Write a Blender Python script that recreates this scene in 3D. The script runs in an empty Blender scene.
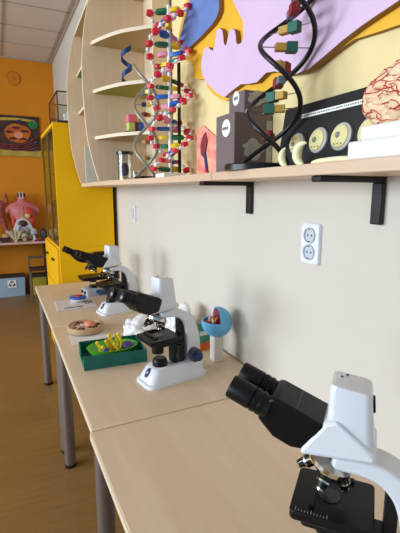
import bpy, bmesh, math, random
from mathutils import Vector, Matrix, noise
random.seed(7)
SC = bpy.context.scene
COL = SC.collection
PI = math.pi
rad = math.radians
def V(*a): return Vector(a)

# ------------------------------------------------------------------ materials
def lin(c):
    return tuple(((v/255)/12.92 if v/255 <= .04045 else ((v/255+.055)/1.055)**2.4) for v in c)
def mat(name, c, rough=.5, metal=0., spec=.5, coat=0., trans=0., alpha=1., ior=1.45, var=0., vscale=6., bump=0., bscale=40., stretch=None, c2=None):
    m = bpy.data.materials.new(name); m.use_nodes = True
    nt = m.node_tree; b = nt.nodes['Principled BSDF']
    L = lin(c)
    b.inputs['Base Color'].default_value = (*L, 1)
    b.inputs['Roughness'].default_value = rough
    b.inputs['Metallic'].default_value = metal
    b.inputs['Specular IOR Level'].default_value = spec
    b.inputs['Coat Weight'].default_value = coat
    b.inputs['Transmission Weight'].default_value = trans
    b.inputs['Alpha'].default_value = alpha
    b.inputs['IOR'].default_value = ior
    if var or bump or c2:
        tc = nt.nodes.new('ShaderNodeTexCoord'); mp = nt.nodes.new('ShaderNodeMapping')
        nt.links.new(tc.outputs['Object'], mp.inputs['Vector'])
        if stretch: mp.inputs['Scale'].default_value = stretch
        if var or c2:
            n = nt.nodes.new('ShaderNodeTexNoise'); n.inputs['Scale'].default_value = vscale; n.inputs['Detail'].default_value = 4
            nt.links.new(mp.outputs['Vector'], n.inputs['Vector'])
            r = nt.nodes.new('ShaderNodeValToRGB')
            r.color_ramp.elements[0].position = .32; r.color_ramp.elements[1].position = .68
            a = lin(c2) if c2 else tuple(x*(1-var) for x in L)
            d = L if c2 else tuple(min(1, x*(1+var)) for x in L)
            r.color_ramp.elements[0].color = (*a, 1); r.color_ramp.elements[1].color = (*d, 1)
            nt.links.new(n.outputs['Fac'], r.inputs['Fac']); nt.links.new(r.outputs['Color'], b.inputs['Base Color'])
        if bump:
            n2 = nt.nodes.new('ShaderNodeTexNoise'); n2.inputs['Scale'].default_value = bscale; n2.inputs['Detail'].default_value = 3
            nt.links.new(mp.outputs['Vector'], n2.inputs['Vector'])
            bp = nt.nodes.new('ShaderNodeBump'); bp.inputs['Strength'].default_value = bump; bp.inputs['Distance'].default_value = .01
            nt.links.new(n2.outputs['Fac'], bp.inputs['Height']); nt.links.new(bp.outputs['Normal'], b.inputs['Normal'])
    return m
def planks(name, c1, c2, cm, w, l, rough=.35, axis_swap=False):
    m = bpy.data.materials.new(name); m.use_nodes = True; nt = m.node_tree; b = nt.nodes['Principled BSDF']
    tc = nt.nodes.new('ShaderNodeTexCoord'); mp = nt.nodes.new('ShaderNodeMapping')
    nt.links.new(tc.outputs['Object'], mp.inputs['Vector'])
    if axis_swap: mp.inputs['Rotation'].default_value = (0, 0, PI/2)
    br = nt.nodes.new('ShaderNodeTexBrick')
    br.inputs['Scale'].default_value = 1; br.inputs['Brick Width'].default_value = l; br.inputs['Row Height'].default_value = w
    br.inputs['Mortar Size'].default_value = .0015; br.inputs['Mortar Smooth'].default_value = .1
    br.inputs['Color1'].default_value = (*lin(c1), 1); br.inputs['Color2'].default_value = (*lin(c2), 1); br.inputs['Mortar'].default_value = (*lin(cm), 1)
    nt.links.new(mp.outputs['Vector'], br.inputs['Vector'])
    n = nt.nodes.new('ShaderNodeTexNoise'); n.inputs['Scale'].default_value = 3; n.inputs['Detail'].default_value = 6
    mp2 = nt.nodes.new('ShaderNodeMapping'); mp2.inputs['Scale'].default_value = (1.2, 14, 1)
    nt.links.new(mp.outputs['Vector'], mp2.inputs['Vector']); nt.links.new(mp2.outputs['Vector'], n.inputs['Vector'])
    mx = nt.nodes.new('ShaderNodeMix'); mx.data_type = 'RGBA'; mx.blend_type = 'MULTIPLY'; mx.inputs[0].default_value = .5
    rp = nt.nodes.new('ShaderNodeValToRGB'); rp.color_ramp.elements[0].position = .3; rp.color_ramp.elements[1].position = .7
    rp.color_ramp.elements[0].color = (.66, .63, .6, 1); rp.color_ramp.elements[1].color = (1, 1, 1, 1)
    nt.links.new(n.outputs['Fac'], rp.inputs['Fac'])
    nt.links.new(br.outputs['Color'], mx.inputs[6]); nt.links.new(rp.outputs['Color'], mx.inputs[7])
    nt.links.new(mx.outputs[2], b.inputs['Base Color']); b.inputs['Roughness'].default_value = rough
    return m
def tiles(name, c, cm, size):
    m = bpy.data.materials.new(name); m.use_nodes = True; nt = m.node_tree; b = nt.nodes['Principled BSDF']
    b.inputs['Base Color'].default_value = (*lin(c), 1); b.inputs['Roughness'].default_value = .9
    n = nt.nodes.new('ShaderNodeTexNoise'); n.inputs['Scale'].default_value = 60; bp = nt.nodes.new('ShaderNodeBump'); bp.inputs['Strength'].default_value = .15
    tc = nt.nodes.new('ShaderNodeTexCoord'); nt.links.new(tc.outputs['Object'], n.inputs['Vector'])
    nt.links.new(n.outputs['Fac'], bp.inputs['Height']); nt.links.new(bp.outputs['Normal'], b.inputs['Normal'])
    return m
def glass(name, tint=(235, 240, 235), a=.12, rough=.02):
    # thin pane: mostly clear, with a fresnel reflection
    m = bpy.data.materials.new(name); m.use_nodes = True; nt = m.node_tree
    for n in list(nt.nodes): nt.nodes.remove(n)
    o = nt.nodes.new('ShaderNodeOutputMaterial'); t = nt.nodes.new('ShaderNodeBsdfTransparent'); g = nt.nodes.new('ShaderNodeBsdfGlossy')
    t.inputs[0].default_value = (*lin(tint), 1); g.inputs['Roughness'].default_value = rough
    lw = nt.nodes.new('ShaderNodeLayerWeight'); lw.inputs['Blend'].default_value = .5
    pw = nt.nodes.new('ShaderNodeMath'); pw.operation = 'POWER'; pw.inputs[1].default_value = 3.0; nt.links.new(lw.outputs['Facing'], pw.inputs[0])
    f = nt.nodes.new('ShaderNodeMath'); f.operation = 'MULTIPLY_ADD'; f.inputs[1].default_value = .5; f.inputs[2].default_value = .04; nt.links.new(pw.outputs[0], f.inputs[0])
    mx = nt.nodes.new('ShaderNodeMixShader')
    nt.links.new(f.outputs[0], mx.inputs[0]); nt.links.new(t.outputs[0], mx.inputs[1]); nt.links.new(g.outputs[0], mx.inputs[2]); nt.links.new(mx.outputs[0], o.inputs[0])
    return m

MT = {}
def P(name, *a, **k):
    MT[name] = mat(name, *a, **k); return MT[name]
P('wall_beige', (210, 201, 187), .75, var=.02, vscale=2, bump=.05, bscale=120)
P('wall_orange', (210, 130, 4), .7, var=.04, vscale=2)
MT['floor'] = planks('floor', (146, 110, 60), (141, 105, 56), (128, 94, 50), .19, 1.3, .42)
MT['ceiling'] = tiles('ceiling', (214, 200, 186), (90, 78, 66), .6)
P('grid', (176, 158, 142), .6)
P('maple', (226, 202, 171), .42, c2=(218, 191, 158), vscale=2.2, stretch=(9, .8, 1))
P('maple_edge', (226, 206, 176), .5)
P('birch', (236, 212, 178), .55, c2=(230, 205, 170), vscale=3, stretch=(14, 14, .7))
P('birch_edge', (230, 212, 182), .5)
P('birch_shelf', (220, 190, 160), .45, c2=(212, 180, 150), vscale=3, stretch=(10, 1, 10))
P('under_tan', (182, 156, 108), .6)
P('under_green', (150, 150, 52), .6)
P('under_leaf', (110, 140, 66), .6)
P('leg_metal', (132, 118, 108), .35, metal=.55)
P('black_rubber', (22, 20, 20), .6)
P('frame_grey', (112, 104, 100), .45, metal=.3)
P('bracket', (22, 15, 13), .45)
P('yellow', (246, 190, 0), .55, spec=.3)
P('yellow_dark', (240, 182, 0), .45)
P('dark_gap', (40, 30, 24), .8)
P('cab_in', (120, 104, 80), .7)
P('white_plastic', (226, 228, 232), .28, coat=.3)
P('white_cover', (236, 234, 232), .3)
P('white', (236, 234, 230), .5)
P('socket_white', (230, 233, 240), .3)
P('socket_grey', (196, 202, 208), .3)
P('black_plastic', (7, 7, 8), .40, spec=.35)
P('black_gloss', (10, 10, 11), .15, coat=.4)
P('black_satin', (15, 15, 16), .45, spec=.35)
P('chrome', (205, 205, 205), .12, metal=1)
P('navy', (30, 44, 96), .35)
P('knob_grey', (66, 70, 78), .4)
P('lens', (16, 20, 30), .25)
P('gold', (196, 150, 60), .3, metal=.8)
P('steel_blue', (48, 78, 128), .4)
P('grey_paint', (170, 172, 176), .4)
P('tray_green', (18, 102, 86), .6, var=.12, vscale=20)
P('bowl_green', (84, 182, 40), .4)
P('yellow_bits', (236, 204, 40), .4)
P('purple_dark', (88, 66, 132), .5)
P('blue_bit', (40, 80, 170), .4)
P('orange_bit', (226, 130, 40), .4)
P('paper', (226, 222, 214), .7)
P('paper_print', (206, 192, 190), .6, c2=(228, 222, 214), vscale=18)
P('print_dark', (120, 104, 108), .6)
P('clay', (186, 152, 112), .6, var=.08, vscale=30)
P('clay_in', (218, 200, 150), .55)
P('salmon', (226, 140, 110), .5)
P('red', (208, 26, 48), .4)
P('crimson', (130, 24, 44), .45)
P('dna_red', (216, 28, 60), .35)
P('dna_white', (240, 238, 236), .35)
P('dna_blue', (36, 92, 184), .35)
P('dna_green', (24, 104, 66), .35)
P('dna_yellow', (240, 200, 30), .35)
P('dna_pink', (240, 150, 178), .35)
P('globe_blue', (104, 182, 226), .38)
P('pedestal', (226, 218, 208), .6)
P('teal', (70, 150, 120), .6, var=.3, vscale=30)
P('orange', (220, 104, 36), .6)
P('mural_cream', (238, 216, 158), .7, var=.04, vscale=7)
P('mural_yellow', (242, 184, 44), .6, var=.05, vscale=5)
P('mural_purple', (221, 190, 218), .65, var=.02, vscale=6)
P('mural_blue', (104, 128, 188), .6, var=.08, vscale=9, stretch=(1, 1, 3))
P('mural_edge', (150, 108, 54), .7)
P('helix_grey', (160, 158, 148), .35, metal=.35)
P('helix_black', (20, 19, 20), .35)
P('block_ochre', (190, 150, 66), .6)
P('block_green', (42, 100, 82), .6)
P('block_grey', (110, 116, 130), .6)
P('block_red', (140, 36, 40), .6)
P('box_mauve', (116, 100, 98), .7)
P('box_grey', (176, 174, 162), .8, var=.15, vscale=30)
P('label_white', (238, 238, 230), .6)
P('ink', (70, 70, 74), .7)
P('coral', (232, 116, 96), .6, c2=(240, 176, 150), vscale=25)
P('board_black', (16, 15, 16), .5)
P('disc_cream', (226, 214, 150), .5)
P('disc_rim', (186, 186, 182), .4)
P('disc_eye', (130, 130, 128), .5)
P('tooth', (238, 236, 190), .45)
P('brain', (236, 202, 160), .5, c2=(240, 214, 176), vscale=30)
P('vessel', (186, 50, 54), .45)
P('vent_orange', (200, 120, 4), .6)
P('pic_black', (30, 24, 22), .5, c2=(84, 50, 40), vscale=14)
P('pic_yellow', (200, 172, 60), .55, c2=(160, 140, 60), vscale=9)
P('pic_orange', (206, 110, 16), .5, c2=(170, 80, 16), vscale=16)
P('pic_green', (30, 120, 64), .5)
P('skin_pink', (204, 118, 116), .5, c2=(186, 92, 92), vscale=16)
P('muscle', (128, 40, 44), .5, c2=(172, 92, 84), vscale=22)
P('organ_dark', (60, 34, 36), .5)
P('organ_white', (206, 200, 192), .5)
P('organ_yellow', (224, 190, 104), .5)
P('bone', (182, 170, 130), .6)
P('bin_blue', (150, 172, 186), .6)
P('bin_yellow', (168, 150, 40), .6)
P('bin_dark', (40, 40, 40), .6)
P('stool_metal', (104, 92, 76), .4, metal=.5)
P('shelf_pink', (206, 166, 150), .5)
P('helix_blue', (22, 66, 116), .4)
P('toy_pink', (240, 110, 140), .5)
P('toy_lime', (190, 210, 110), .5)
P('toy_plum', (120, 40, 90), .5)
P('toy_blue', (50, 90, 170), .5)
P('divider', (206, 214, 206), .5)
P('specimen', (48, 38, 46), .6)
P('black_frame', (58, 48, 36), .5)
P('door_rim', (130, 98, 36), .5)
P('lung_red', (196, 58, 36), .5)
P('neck_dark', (72, 22, 40), .5)
MT['glass'] = glass('glass', (246, 246, 242))
MT['jar_glass'] = glass('jar_glass', (244, 244, 240))

# ------------------------------------------------------------------ mesh builder
class B:
    def __init__(s): s.bm = bmesh.new()
    def _x(s, vs, rot, c):
        M = rot if rot is not None else Matrix.Identity(3)
        for v in vs: v.co = M @ v.co + Vector(c)
    def box(s, c, size, rot=None):
        r = bmesh.ops.create_cube(s.bm, size=1)['verts']
        for v in r: v.co = Vector((v.co.x*size[0], v.co.y*size[1], v.co.z*size[2]))
        s._x(r, rot, c); return s
    def bb(s, x0, x1, y0, y1, z0, z1): return s.box(((x0+x1)/2, (y0+y1)/2, (z0+z1)/2), (abs(x1-x0), abs(y1-y0), abs(z1-z0)))
    def loft(s, rings, cap=True, mi=0):
        R = [[s.bm.verts.new(p) for p in r] for r in rings]
        n = len(R[0])
        for a, b in zip(R, R[1:]):
            for i in range(n):
                f = s.bm.faces.new((a[i], a[(i+1) % n], b[(i+1) % n], b[i])); f.material_index = mi
        if cap:
            s.bm.faces.new(list(reversed(R[0]))); s.bm.faces.new(R[-1])
        return s
    def cyl(s, p0, p1, r0, r1=None, n=20):
        r1 = r0 if r1 is None else r1
        return s.tube([p0, p1], [r0, r1], n)
    def tube(s, pts, r, n=10, closed=False):
        pts = [Vector(p) for p in pts]; N = len(pts)
        if not isinstance(r, (list, tuple)): r = [r]*N
        up = None; rings = []
        for i, p in enumerate(pts):
            if closed: t = pts[(i+1) % N]-pts[i-1]
            else: t = pts[min(i+1, N-1)]-pts[max(i-1, 0)]
            t.normalize()
            if up is None:
                up = t.orthogonal().normalized()
            up = (up-t*up.dot(t))
            if up.length < 1e-5: up = t.orthogonal()
            up.normalize(); w = t.cross(up)
            rings.append([p+up*(r[i]*math.cos(2*PI*k/n))+w*(r[i]*math.sin(2*PI*k/n)) for k in range(n)])
        if closed: rings.append(rings[0])
        return s.loft(rings, cap=not closed)
    def lathe(s, prof, c=(0, 0, 0), n=28, rot=None):
        c = Vector(c); M = rot if rot is not None else Matrix.Identity(3)
        return s.loft([[M @ Vector((r*math.cos(2*PI*k/n), r*math.sin(2*PI*k/n), z))+c for k in range(n)] for r, z in prof])
    def ball(s, c, r, rot=None, u=20, v=12):
        if not isinstance(r, (list, tuple)): r = (r, r, r)
        q = bmesh.ops.create_uvsphere(s.bm, u_segments=u, v_segments=v, radius=1)['verts']
        for w in q: w.co = Vector((w.co.x*r[0], w.co.y*r[1], w.co.z*r[2]))
        s._x(q, rot, c); return s
    def prism(s, poly, a, b, axis='y', side_mi=0):
        # polygon in the two other axes, extruded from a to b
        def pt(u, v, w): return {'x': (w, u, v), 'y': (u, w, v), 'z': (u, v, w)}[axis]
        A = [s.bm.verts.new(pt(u, v, a)) for u, v in poly]; C = [s.bm.verts.new(pt(u, v, b)) for u, v in poly]
        n = len(poly)
        s.bm.faces.new(A); s.bm.faces.new(C)
        for i in range(n):
            f = s.bm.faces.new((A[i], A[(i+1) % n], C[(i+1) % n], C[i])); f.material_index = side_mi
        return s
    def out(s, name, m, parent=None, loc=(0, 0, 0), rz=0, bevel=0, seg=2, smooth=40, sub=0):
        bmesh.ops.recalc_face_normals(s.bm, faces=s.bm.faces)
        me = bpy.data.meshes.new(name); s.bm.to_mesh(me); s.bm.free()
        for k in (m if isinstance(m, (list, tuple)) else [m]): me.materials.append(MT[k])
        if smooth:
            me.polygons.foreach_set('use_smooth', [True]*len(me.polygons))
            me.set_sharp_from_angle(angle=rad(smooth))
        o = bpy.data.objects.new(name, me); COL.objects.link(o)
        o.location = loc; o.rotation_euler = (0, 0, rz)
        if parent: o.parent = parent
        if bevel:
            md = o.modifiers.new('bevel', 'BEVEL'); md.width = bevel; md.segments = seg; md.limit_method = 'ANGLE'; md.angle_limit = rad(35)
        if sub:
            md = o.modifiers.new('sub', 'SUBSURF'); md.levels = sub; md.render_levels = sub
        return o
def rrect(x0, x1, h, r, z, n=5):
    p = []
    for cx, cy, a0 in ((x1-r, h-r, 0), (x0+r, h-r, 90), (x0+r, -h+r, 180), (x1-r, -h+r, 270)):
        for k in range(n+1):
            a = rad(a0+90*k/n); p.append((cx+r*math.cos(a), cy+r*math.sin(a), z))
    return p
def tag(o, label, cat, group=None):
    o['label'] = label; o['category'] = cat
    if group: o['group'] = group
    return o
def thing(name, label, cat, loc=(0, 0, 0), rz=0, group=None):
    o = bpy.data.objects.new(name, None); COL.objects.link(o); o.empty_display_size = .05
    o.location = loc; o.rotation_euler = (0, 0, rz); return tag(o, label, cat, group)
def struct(o): o['kind'] = 'structure'; return o
def copy_tree(o, parent=None):
    c = o.copy(); COL.objects.link(c)
    if parent: c.parent = parent
    for ch in list(o.children): copy_tree(ch, c)
    return c
def frame_to(d, up=(0, 0, 1)):
    # rotation whose local z points along d
    return Vector(d).to_track_quat('Z', 'Y').to_matrix()
def smooth_path(pts, n=8):
    # catmull-rom through the points
    P_ = [Vector(p) for p in pts]; P_ = [2*P_[0]-P_[1]]+P_+[2*P_[-1]-P_[-2]]; out = []
    for i in range(1, len(P_)-2):
        for k in range(n):
            t = k/n; a, b, c, d = P_[i-1:i+3]
            out.append(.5*((2*b)+(c-a)*t+(2*a-5*b+4*c-d)*t*t+(3*b-a-3*c+d)*t**3))
    out.append(P_[-2]); return out

# ------------------------------------------------------------------ the room
CEIL, BACK = 3.25, 6.6
struct(B().bb(-6, 0.15, -3, BACK+.15, -.1, 0).out('floor', 'floor'))
struct(B().bb(0, .15, -3, BACK+.15, 0, CEIL).out('wall_right', 'wall_beige'))
struct(B().bb(-6, 0, BACK, BACK+.15, 0, CEIL).out('wall_back', 'wall_orange'))
struct(B().bb(-6, .15, -3, BACK+.15, CEIL+.02, CEIL+.14).out('ceiling', 'ceiling'))
g = B()                                                     # the metal grid that carries the ceiling tiles
x = -.06
while x > -6: g.bb(x-.010, x+.010, -3, BACK, CEIL+.012, CEIL+.022); x -= .6
y = BACK-.02
while y > -3: g.bb(-6, 0, y-.009, y+.009, CEIL+.012, CEIL+.022); y -= .6
struct(g.out('trim_1', 'grid', smooth=0))
struct(B().bb(-.022, 0, -3, BACK, CEIL-.004, CEIL+.02).out('trim_2', 'grid', smooth=0))
struct(B().bb(-6, 0, BACK-.022, BACK, CEIL-.004, CEIL+.02).out('trim_3', 'grid', smooth=0))
struct(B().bb(-.012, 0, -3, 3.2, 0, .07).out('baseboard_right', 'maple_edge'))

# ------------------------------------------------------------------ tables
TOP = .76
def make_table(name, label, y0, y1, xl, rz=0, inset=.042):
    cx, cy = (xl-.012)/2, (y0+y1)/2
    t = thing(name, label, 'table', (cx, cy, 0), rz, 'maple desks along the wall')
    hx, hy = abs(xl+.012)/2, (y1-y0)/2-.0015
    B().bb(-hx, hx, -hy, hy, TOP-.024, TOP).out('tabletop', 'maple', t, bevel=.003)
    e = B()
    for (a, b, c, d) in ((-hx-.0012, -hx, -hy, hy),): e.bb(a, b, c, d, TOP-.0225, TOP-.0015)
    e.out('edge_band', 'maple_edge', t)
    f = B()
    for s in (-1, 1):
        f.bb(-hx+.05, hx-.05, s*(hy-.065)-.012, s*(hy-.065)+.012, TOP-.075, TOP-.025)
        f.bb(s*(hx-.04)-.012, s*(hx-.04)+.012, -hy+.08, hy-.08, TOP-.075, TOP-.025)
    f.out('frame', 'frame_grey', t)
    for sx in (-1, 1):
        for sy in (-1, 1):
            p = (sx*(hx-inset), sy*(hy-.068))
            l = B().cyl((*p, .02), (*p, TOP-.025), .029, n=24).out('leg', 'leg_metal', t)
            B().cyl((*p, 0), (*p, .02), .030, n=24).out('foot', 'black_rubber', l)
    return t
make_table('school_desk', 'maple desk nearest the camera, under the closest white microscope', .095, 1.131, -.670, 0, .125)
make_table('school_desk', 'middle maple desk carrying the green tray and the blue cut-open sphere', 1.134, 2.174, -.659, rad(-.35))
make_table('school_desk', 'farthest maple desk, beside the yellow cabinet', 2.177, 3.245, -.655)

# ------------------------------------------------------------------ shelf on the wall
SZ0, SZ1 = 1.486, 1.512
def edge_front(y):
    if y < 1.6: return -.222
    t = min(1, (y-1.6)/.9); t = t*t*(3-2*t); return -.222-.086*t+.030*max(0, min(1, (y-2.5)/.75))
sh = B(); sh.bb(-.222, -.001, .12, 1.232, SZ0, SZ1)
tag(sh.out('wall_shelf', 'birch_shelf', bevel=.002), 'pale wooden wall shelf board on two dark brackets, under the brain model', 'shelf')
ys = [1.235+(3.262-1.235)*i/30 for i in range(31)]
sh = B().prism([(edge_front(y), y) for y in ys]+[(-.001, 3.262), (-.001, 1.235)], SZ0, SZ1, 'z')
tag(sh.out('wall_shelf', 'birch_shelf', smooth=30, bevel=.0015), 'pale wooden shelf board running under the curved bookcase and the coloured DNA model', 'shelf')
def bracket(y, label):
    t = thing('shelf_bracket', label, 'bracket', (0, y, SZ0-.0005), 0, 'dark shelf brackets')
    B().bb(-.211, -.002, -.016, .016, -.014, 0).out('arm', 'bracket', t, bevel=.003)
    B().bb(-.016, -.002, -.016, .016, -.117, -.014).out('wall_plate', 'bracket', t, bevel=.003)
bracket(.745, 'dark shelf bracket right of the wall socket, below the brain model')
bracket(1.335, 'dark shelf bracket left of the wall socket, below the mauve boxes')

# ------------------------------------------------------------------ socket and switch on the wall
def socket(y, z, label, name, rows, w=.082, h=.125):
    t = thing(name, label, name.split('_')[-1], (0, y, z))
    rings = []
    for dx, s in ((0, 1), (-.008, 1), (-.011, .95)):
        rings.append([(dx, a*s, b*s) for a, b, _ in [(p[0], p[1], 0) for p in rrect(-w/2, w/2, h/2, .01, 0)]])
    B().loft(rings).out('cover_plate', 'socket_white', t)
    for i in range(rows):
        zz = (rows-1)*.026-i*.052
        Rm = Matrix.Rotation(-PI/2, 3, 'Y')
        o = B().lathe([(.0245, .0105), (.0245, .016), (.0215, .016), (.0205, .0112), (.001, .0112)], (0, 0, zz), 28, Rm).out('outlet', 'socket_grey', t)
        h_ = B()
        for s in (-1, 1): h_.cyl((-.0105, s*.0085, zz), (-.0125, s*.0085, zz), .0028, n=12)
        h_.out('pin_hole', 'ink', o)
        k = B()
        for s in (-1, 1): k.bb(-.015, -.0112, -.003, .003, zz+s*.019-.002, zz+s*.019+.002)
        k.out('earth_clip', 'chrome', o)
    return t
socket(.988, 1.293, 'white double wall socket between the two shelf brackets', 'wall_socket', 2)
t = thing('light_switch', 'small white wall switch under the shelf near the yellow cabinet', 'switch', (0, 2.83, 1.30))
B().bb(-.010, 0, -.04, .04, -.055, .055).out('cover_plate', 'socket_white', t, bevel=.003)
r = B()
for s in (-1, 1): r.box((-.012, 0, s*.023), (.006, .052, .042), Matrix.Rotation(rad(4*s), 3, 'Y'))
r.out('rocker', 'socket_grey', t, bevel=.001)

# ------------------------------------------------------------------ curved bookcase
bk = thing('curved_bookcase', 'pale birch bookcase with bowed side panels and rounded corner shelves on the wall', 'bookcase', (0, 0, SZ1))
prof = [(-.310, 1.513), (-.335, 1.60), (-.352, 1.68), (-.366, 1.76), (-.375, 1.90), (-.379, 2.05), (-.376, 2.18), (-.366, 2.28), (-.350, 2.38), (-.328, 2.48), (-.305, 2.56)]
prof = [(a, b-SZ1+.0005) for a, b in prof]
prof_s = [(p.x, p.y) for p in smooth_path([(a, b, 0) for a, b in prof], 4)]
def panel(y0, y1, dx=0):
    o = B().prism([(a+dx, b) for a, b in prof_s]+[(-.016, prof[-1][1]), (-.016, prof[0][1])], y0, y1, 'y', 1)
    return o.out('side_panel', ['birch', 'birch'], bk, smooth=25)
panel(2.502, 2.520); panel(3.240, 3.258, .028)
zt = 2.545-SZ1
B().bb(-.015, -.001, 2.118, 3.258, .0005, 2.56-SZ1).out('back_panel', 'birch', bk)
o = B().prism([(-.104, .0005), (-.104, zt), (-.016, zt), (-.016, .0005)], 2.100, 2.118, 'y', 1).out('end_panel', ['birch', 'birch_edge'], bk, smooth=25)
def corner_shelf(z, under):
    pts = [p.to_2d() for p in smooth_path([(-.326, 2.501, 0), (-.292, 2.40, 0), (-.225, 2.26, 0), (-.104, 2.119, 0)], 8)]
    b = B().prism([tuple(p) for p in pts]+[(-.016, 2.119), (-.016, 2.501)], z-SZ1-.009, z-SZ1+.009, 'z', 1)
    for f in b.bm.faces:
        f.normal_update()
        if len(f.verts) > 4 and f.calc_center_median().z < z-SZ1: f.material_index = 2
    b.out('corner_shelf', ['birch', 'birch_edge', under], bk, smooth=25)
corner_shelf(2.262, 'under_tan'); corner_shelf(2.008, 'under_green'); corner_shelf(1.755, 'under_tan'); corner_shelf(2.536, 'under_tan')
def inner_shelf(z, under, xf=-.300):
    b = B().prism([(xf-.004, 2.521), (xf+.022, 3.239), (-.016, 3.239), (-.016, 2.521)], z-SZ1-.009, z-SZ1+.009, 'z', 1)
    for f in b.bm.faces:
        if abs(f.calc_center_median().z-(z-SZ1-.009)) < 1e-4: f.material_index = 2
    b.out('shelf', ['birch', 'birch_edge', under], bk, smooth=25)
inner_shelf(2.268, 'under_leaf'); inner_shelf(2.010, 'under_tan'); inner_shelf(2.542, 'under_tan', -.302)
B().prism([(-.316, .0005), (-.316, 1.745-SZ1), (-.02, 1.745-SZ1), (-.02, .0005)], 2.86, 2.872, 'y', 1).out('divider', ['divider', 'birch_edge'], bk, smooth=25)
for (px, py) in ((-.25, 2.47), (-.06, 2.47), (-.06, 2.15)): B().cyl((px, py, 2.262-SZ1-.0095), (px, py, 2.262-SZ1-.012), .006, n=10).out('screw_cap', 'under_tan', bk)

# ------------------------------------------------------------------ mural on the wall above the shelf
mu = thing('wall_relief', 'layered relief of a cell in cream, yellow, purple and blue on the wall', 'wall relief', (0, 1, SZ1+.002))
def yz(pts): return [(a-1, b-SZ1-.002) for a, b in pts]
B().prism(yz([(2.085, 1.514), (2.085, 3.0), (-.3, 3.0), (-.3, 1.514)]), -.008, -.0005, 'x').out('backing_board', 'mural_cream', mu)
yel = [(1.86, 2.30), (1.942, 2.211), (1.985, 2.145), (2.001, 2.109), (1.97, 2.08), (1.919, 2.065), (1.86, 2.045), (1.817, 2.021), (1.793, 1.987), (1.806, 1.957), (1.747, 1.937), (1.69, 1.925), (1.669, 1.91), (1.659, 1.887), (1.607, 1.85), (1.547, 1.817), (1.494, 1.801), (1.433, 1.801), (1.345, 1.792), (1.274, 1.778), (1.203, 1.784), (1.14, 1.806), (1.09, 1.800), (1.03, 1.795), (.97, 1.797), (.913, 1.812), (.842, 1.826), (.77, 1.820), (.704, 1.816), (.5, 1.825), (.25, 1.86), (.05, 2.0), (.0, 2.3), (.15, 2.6), (.6, 2.86), (1.3, 2.9), (1.7, 2.66), (1.80, 2.45)]
B().prism(yz(yel), -.024, -.008, 'x', 1).out('yellow_layer', ['mural_yellow', 'mural_edge'], mu, smooth=20)
pur = [(1.43, 2.16), (1.414, 2.125), (1.373, 2.07), (1.342, 2.031), (1.339, 1.979), (1.35, 1.967), (1.362, 1.965), (1.378, 1.968), (1.386, 1.978), (1.390, 2.0), (1.397, 2.020), (1.42, 2.034), (1.439, 2.029), (1.448, 2.012), (1.455, 1.994), (1.466, 1.988), (1.478, 2.002), (1.484, 2.03), (1.491, 2.05), (1.515, 2.067), (1.538, 2.062), (1.545, 2.04), (1.553, 2.015), (1.568, 2.0), (1.590, 2.012), (1.609, 2.026), (1.632, 2.03), (1.648, 2.025), (1.672, 1.99), (1.672, 1.96), (1.661, 1.934), (1.619, 1.89), (1.539, 1.839), (1.469, 1.806), (1.417, 1.818), (1.35, 1.828), (1.30, 1.818), (1.245, 1.812), (1.195, 1.829), (1.145, 1.822), (1.093, 1.799), (1.035, 1.789), (.983, 1.789), (.921, 1.807), (.86, 1.826), (.80, 1.840), (.754, 1.848), (.691, 1.858), (.4, 1.90), (.2, 2.05), (.14, 2.3), (.3, 2.58), (.7, 2.76), (1.2, 2.74), (1.42, 2.5), (1.47, 2.3)]
B().prism(yz(pur), -.046, -.024, 'x', 1).out('purple_layer', ['mural_purple', 'mural_edge'], mu, smooth=20)
blu = [(1.56, 2.40), (1.52, 2.20), (1.518, 2.13), (1.54, 2.11), (1.58, 2.098), (1.683, 2.085), (1.80, 2.077), (1.870, 2.080), (1.903, 2.093), (1.925, 2.121), (1.897, 2.155), (1.844, 2.204), (1.79, 2.26), (1.74, 2.36), (1.66, 2.44)]
B().prism(yz(blu), -.046, -.024, 'x', 1).out('blue_layer', ['mural_blue', 'mural_edge'], mu, smooth=20)

# ------------------------------------------------------------------ big coloured DNA model
def rotz(p, a): c, s_ = math.cos(a), math.sin(a); return Vector((p[0]*c-p[1]*s_, p[0]*s_+p[1]*c, p[2]))
dn = thing('dna_model', 'tall coloured double helix kit with red, blue, green and yellow pieces on white base', 'DNA model', (-.125, 1.835, SZ1+.0005))
B().bb(-.055, .055, -.055, .055, 0, .022).out('base', 'dna_white', dn, bevel=.003)
B().cyl((0, 0, .022), (0, 0, .735), .0085, n=16).out('post', 'dna_white', dn)
B().bb(.034, .040, -.034, -.010, .022, .50).out('dark_strip', 'black_satin', dn)  # narrow dark upright strip beside the white post
def meshlike(bm_builder, name, m):
    o = bm_builder.out(name, m); return o
def pent(r):
    return [(r*math.cos(2*PI*k/5), r*math.sin(2*PI*k/5)) for k in range(5)]
proto = {}
def base_piece(long):
    b = B()
    b.prism([(.008, -.010), (.008, .010), (.024, .014), (.026+long, .012), (.038+long, 0), (.026+long, -.012), (.024, -.014)], -.0085, .0085, 'z')
    b.cyl((.026+long, 0, 0), (.083, 0, 0), .0022, n=8)
    return b
for key, L_ in (('dna_blue', .028), ('dna_green', .026), ('dna_pink', .018), ('dna_yellow', .016)):
    o = base_piece(L_).out('base_piece', key, bevel=.002); proto[key] = o
sug = B(); sug.prism([(.090+a, b) for a, b in pent(.0185)], -.0095, .0095, 'z')
proto['sugar'] = sug.out('sugar', 'dna_red', bevel=.002)
N = 20; DZ = .0355; TW = rad(35)
pairs = [('dna_blue', 'dna_pink'), ('dna_green', 'dna_yellow'), ('dna_pink', 'dna_blue'), ('dna_yellow', 'dna_green')]
seq = [1, 2, 0, 3, 1, 2, 0, 3, 2, 0, 1, 3, 2, 1, 0, 3, 2, 1, 0, 1, 3, 0]
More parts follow.
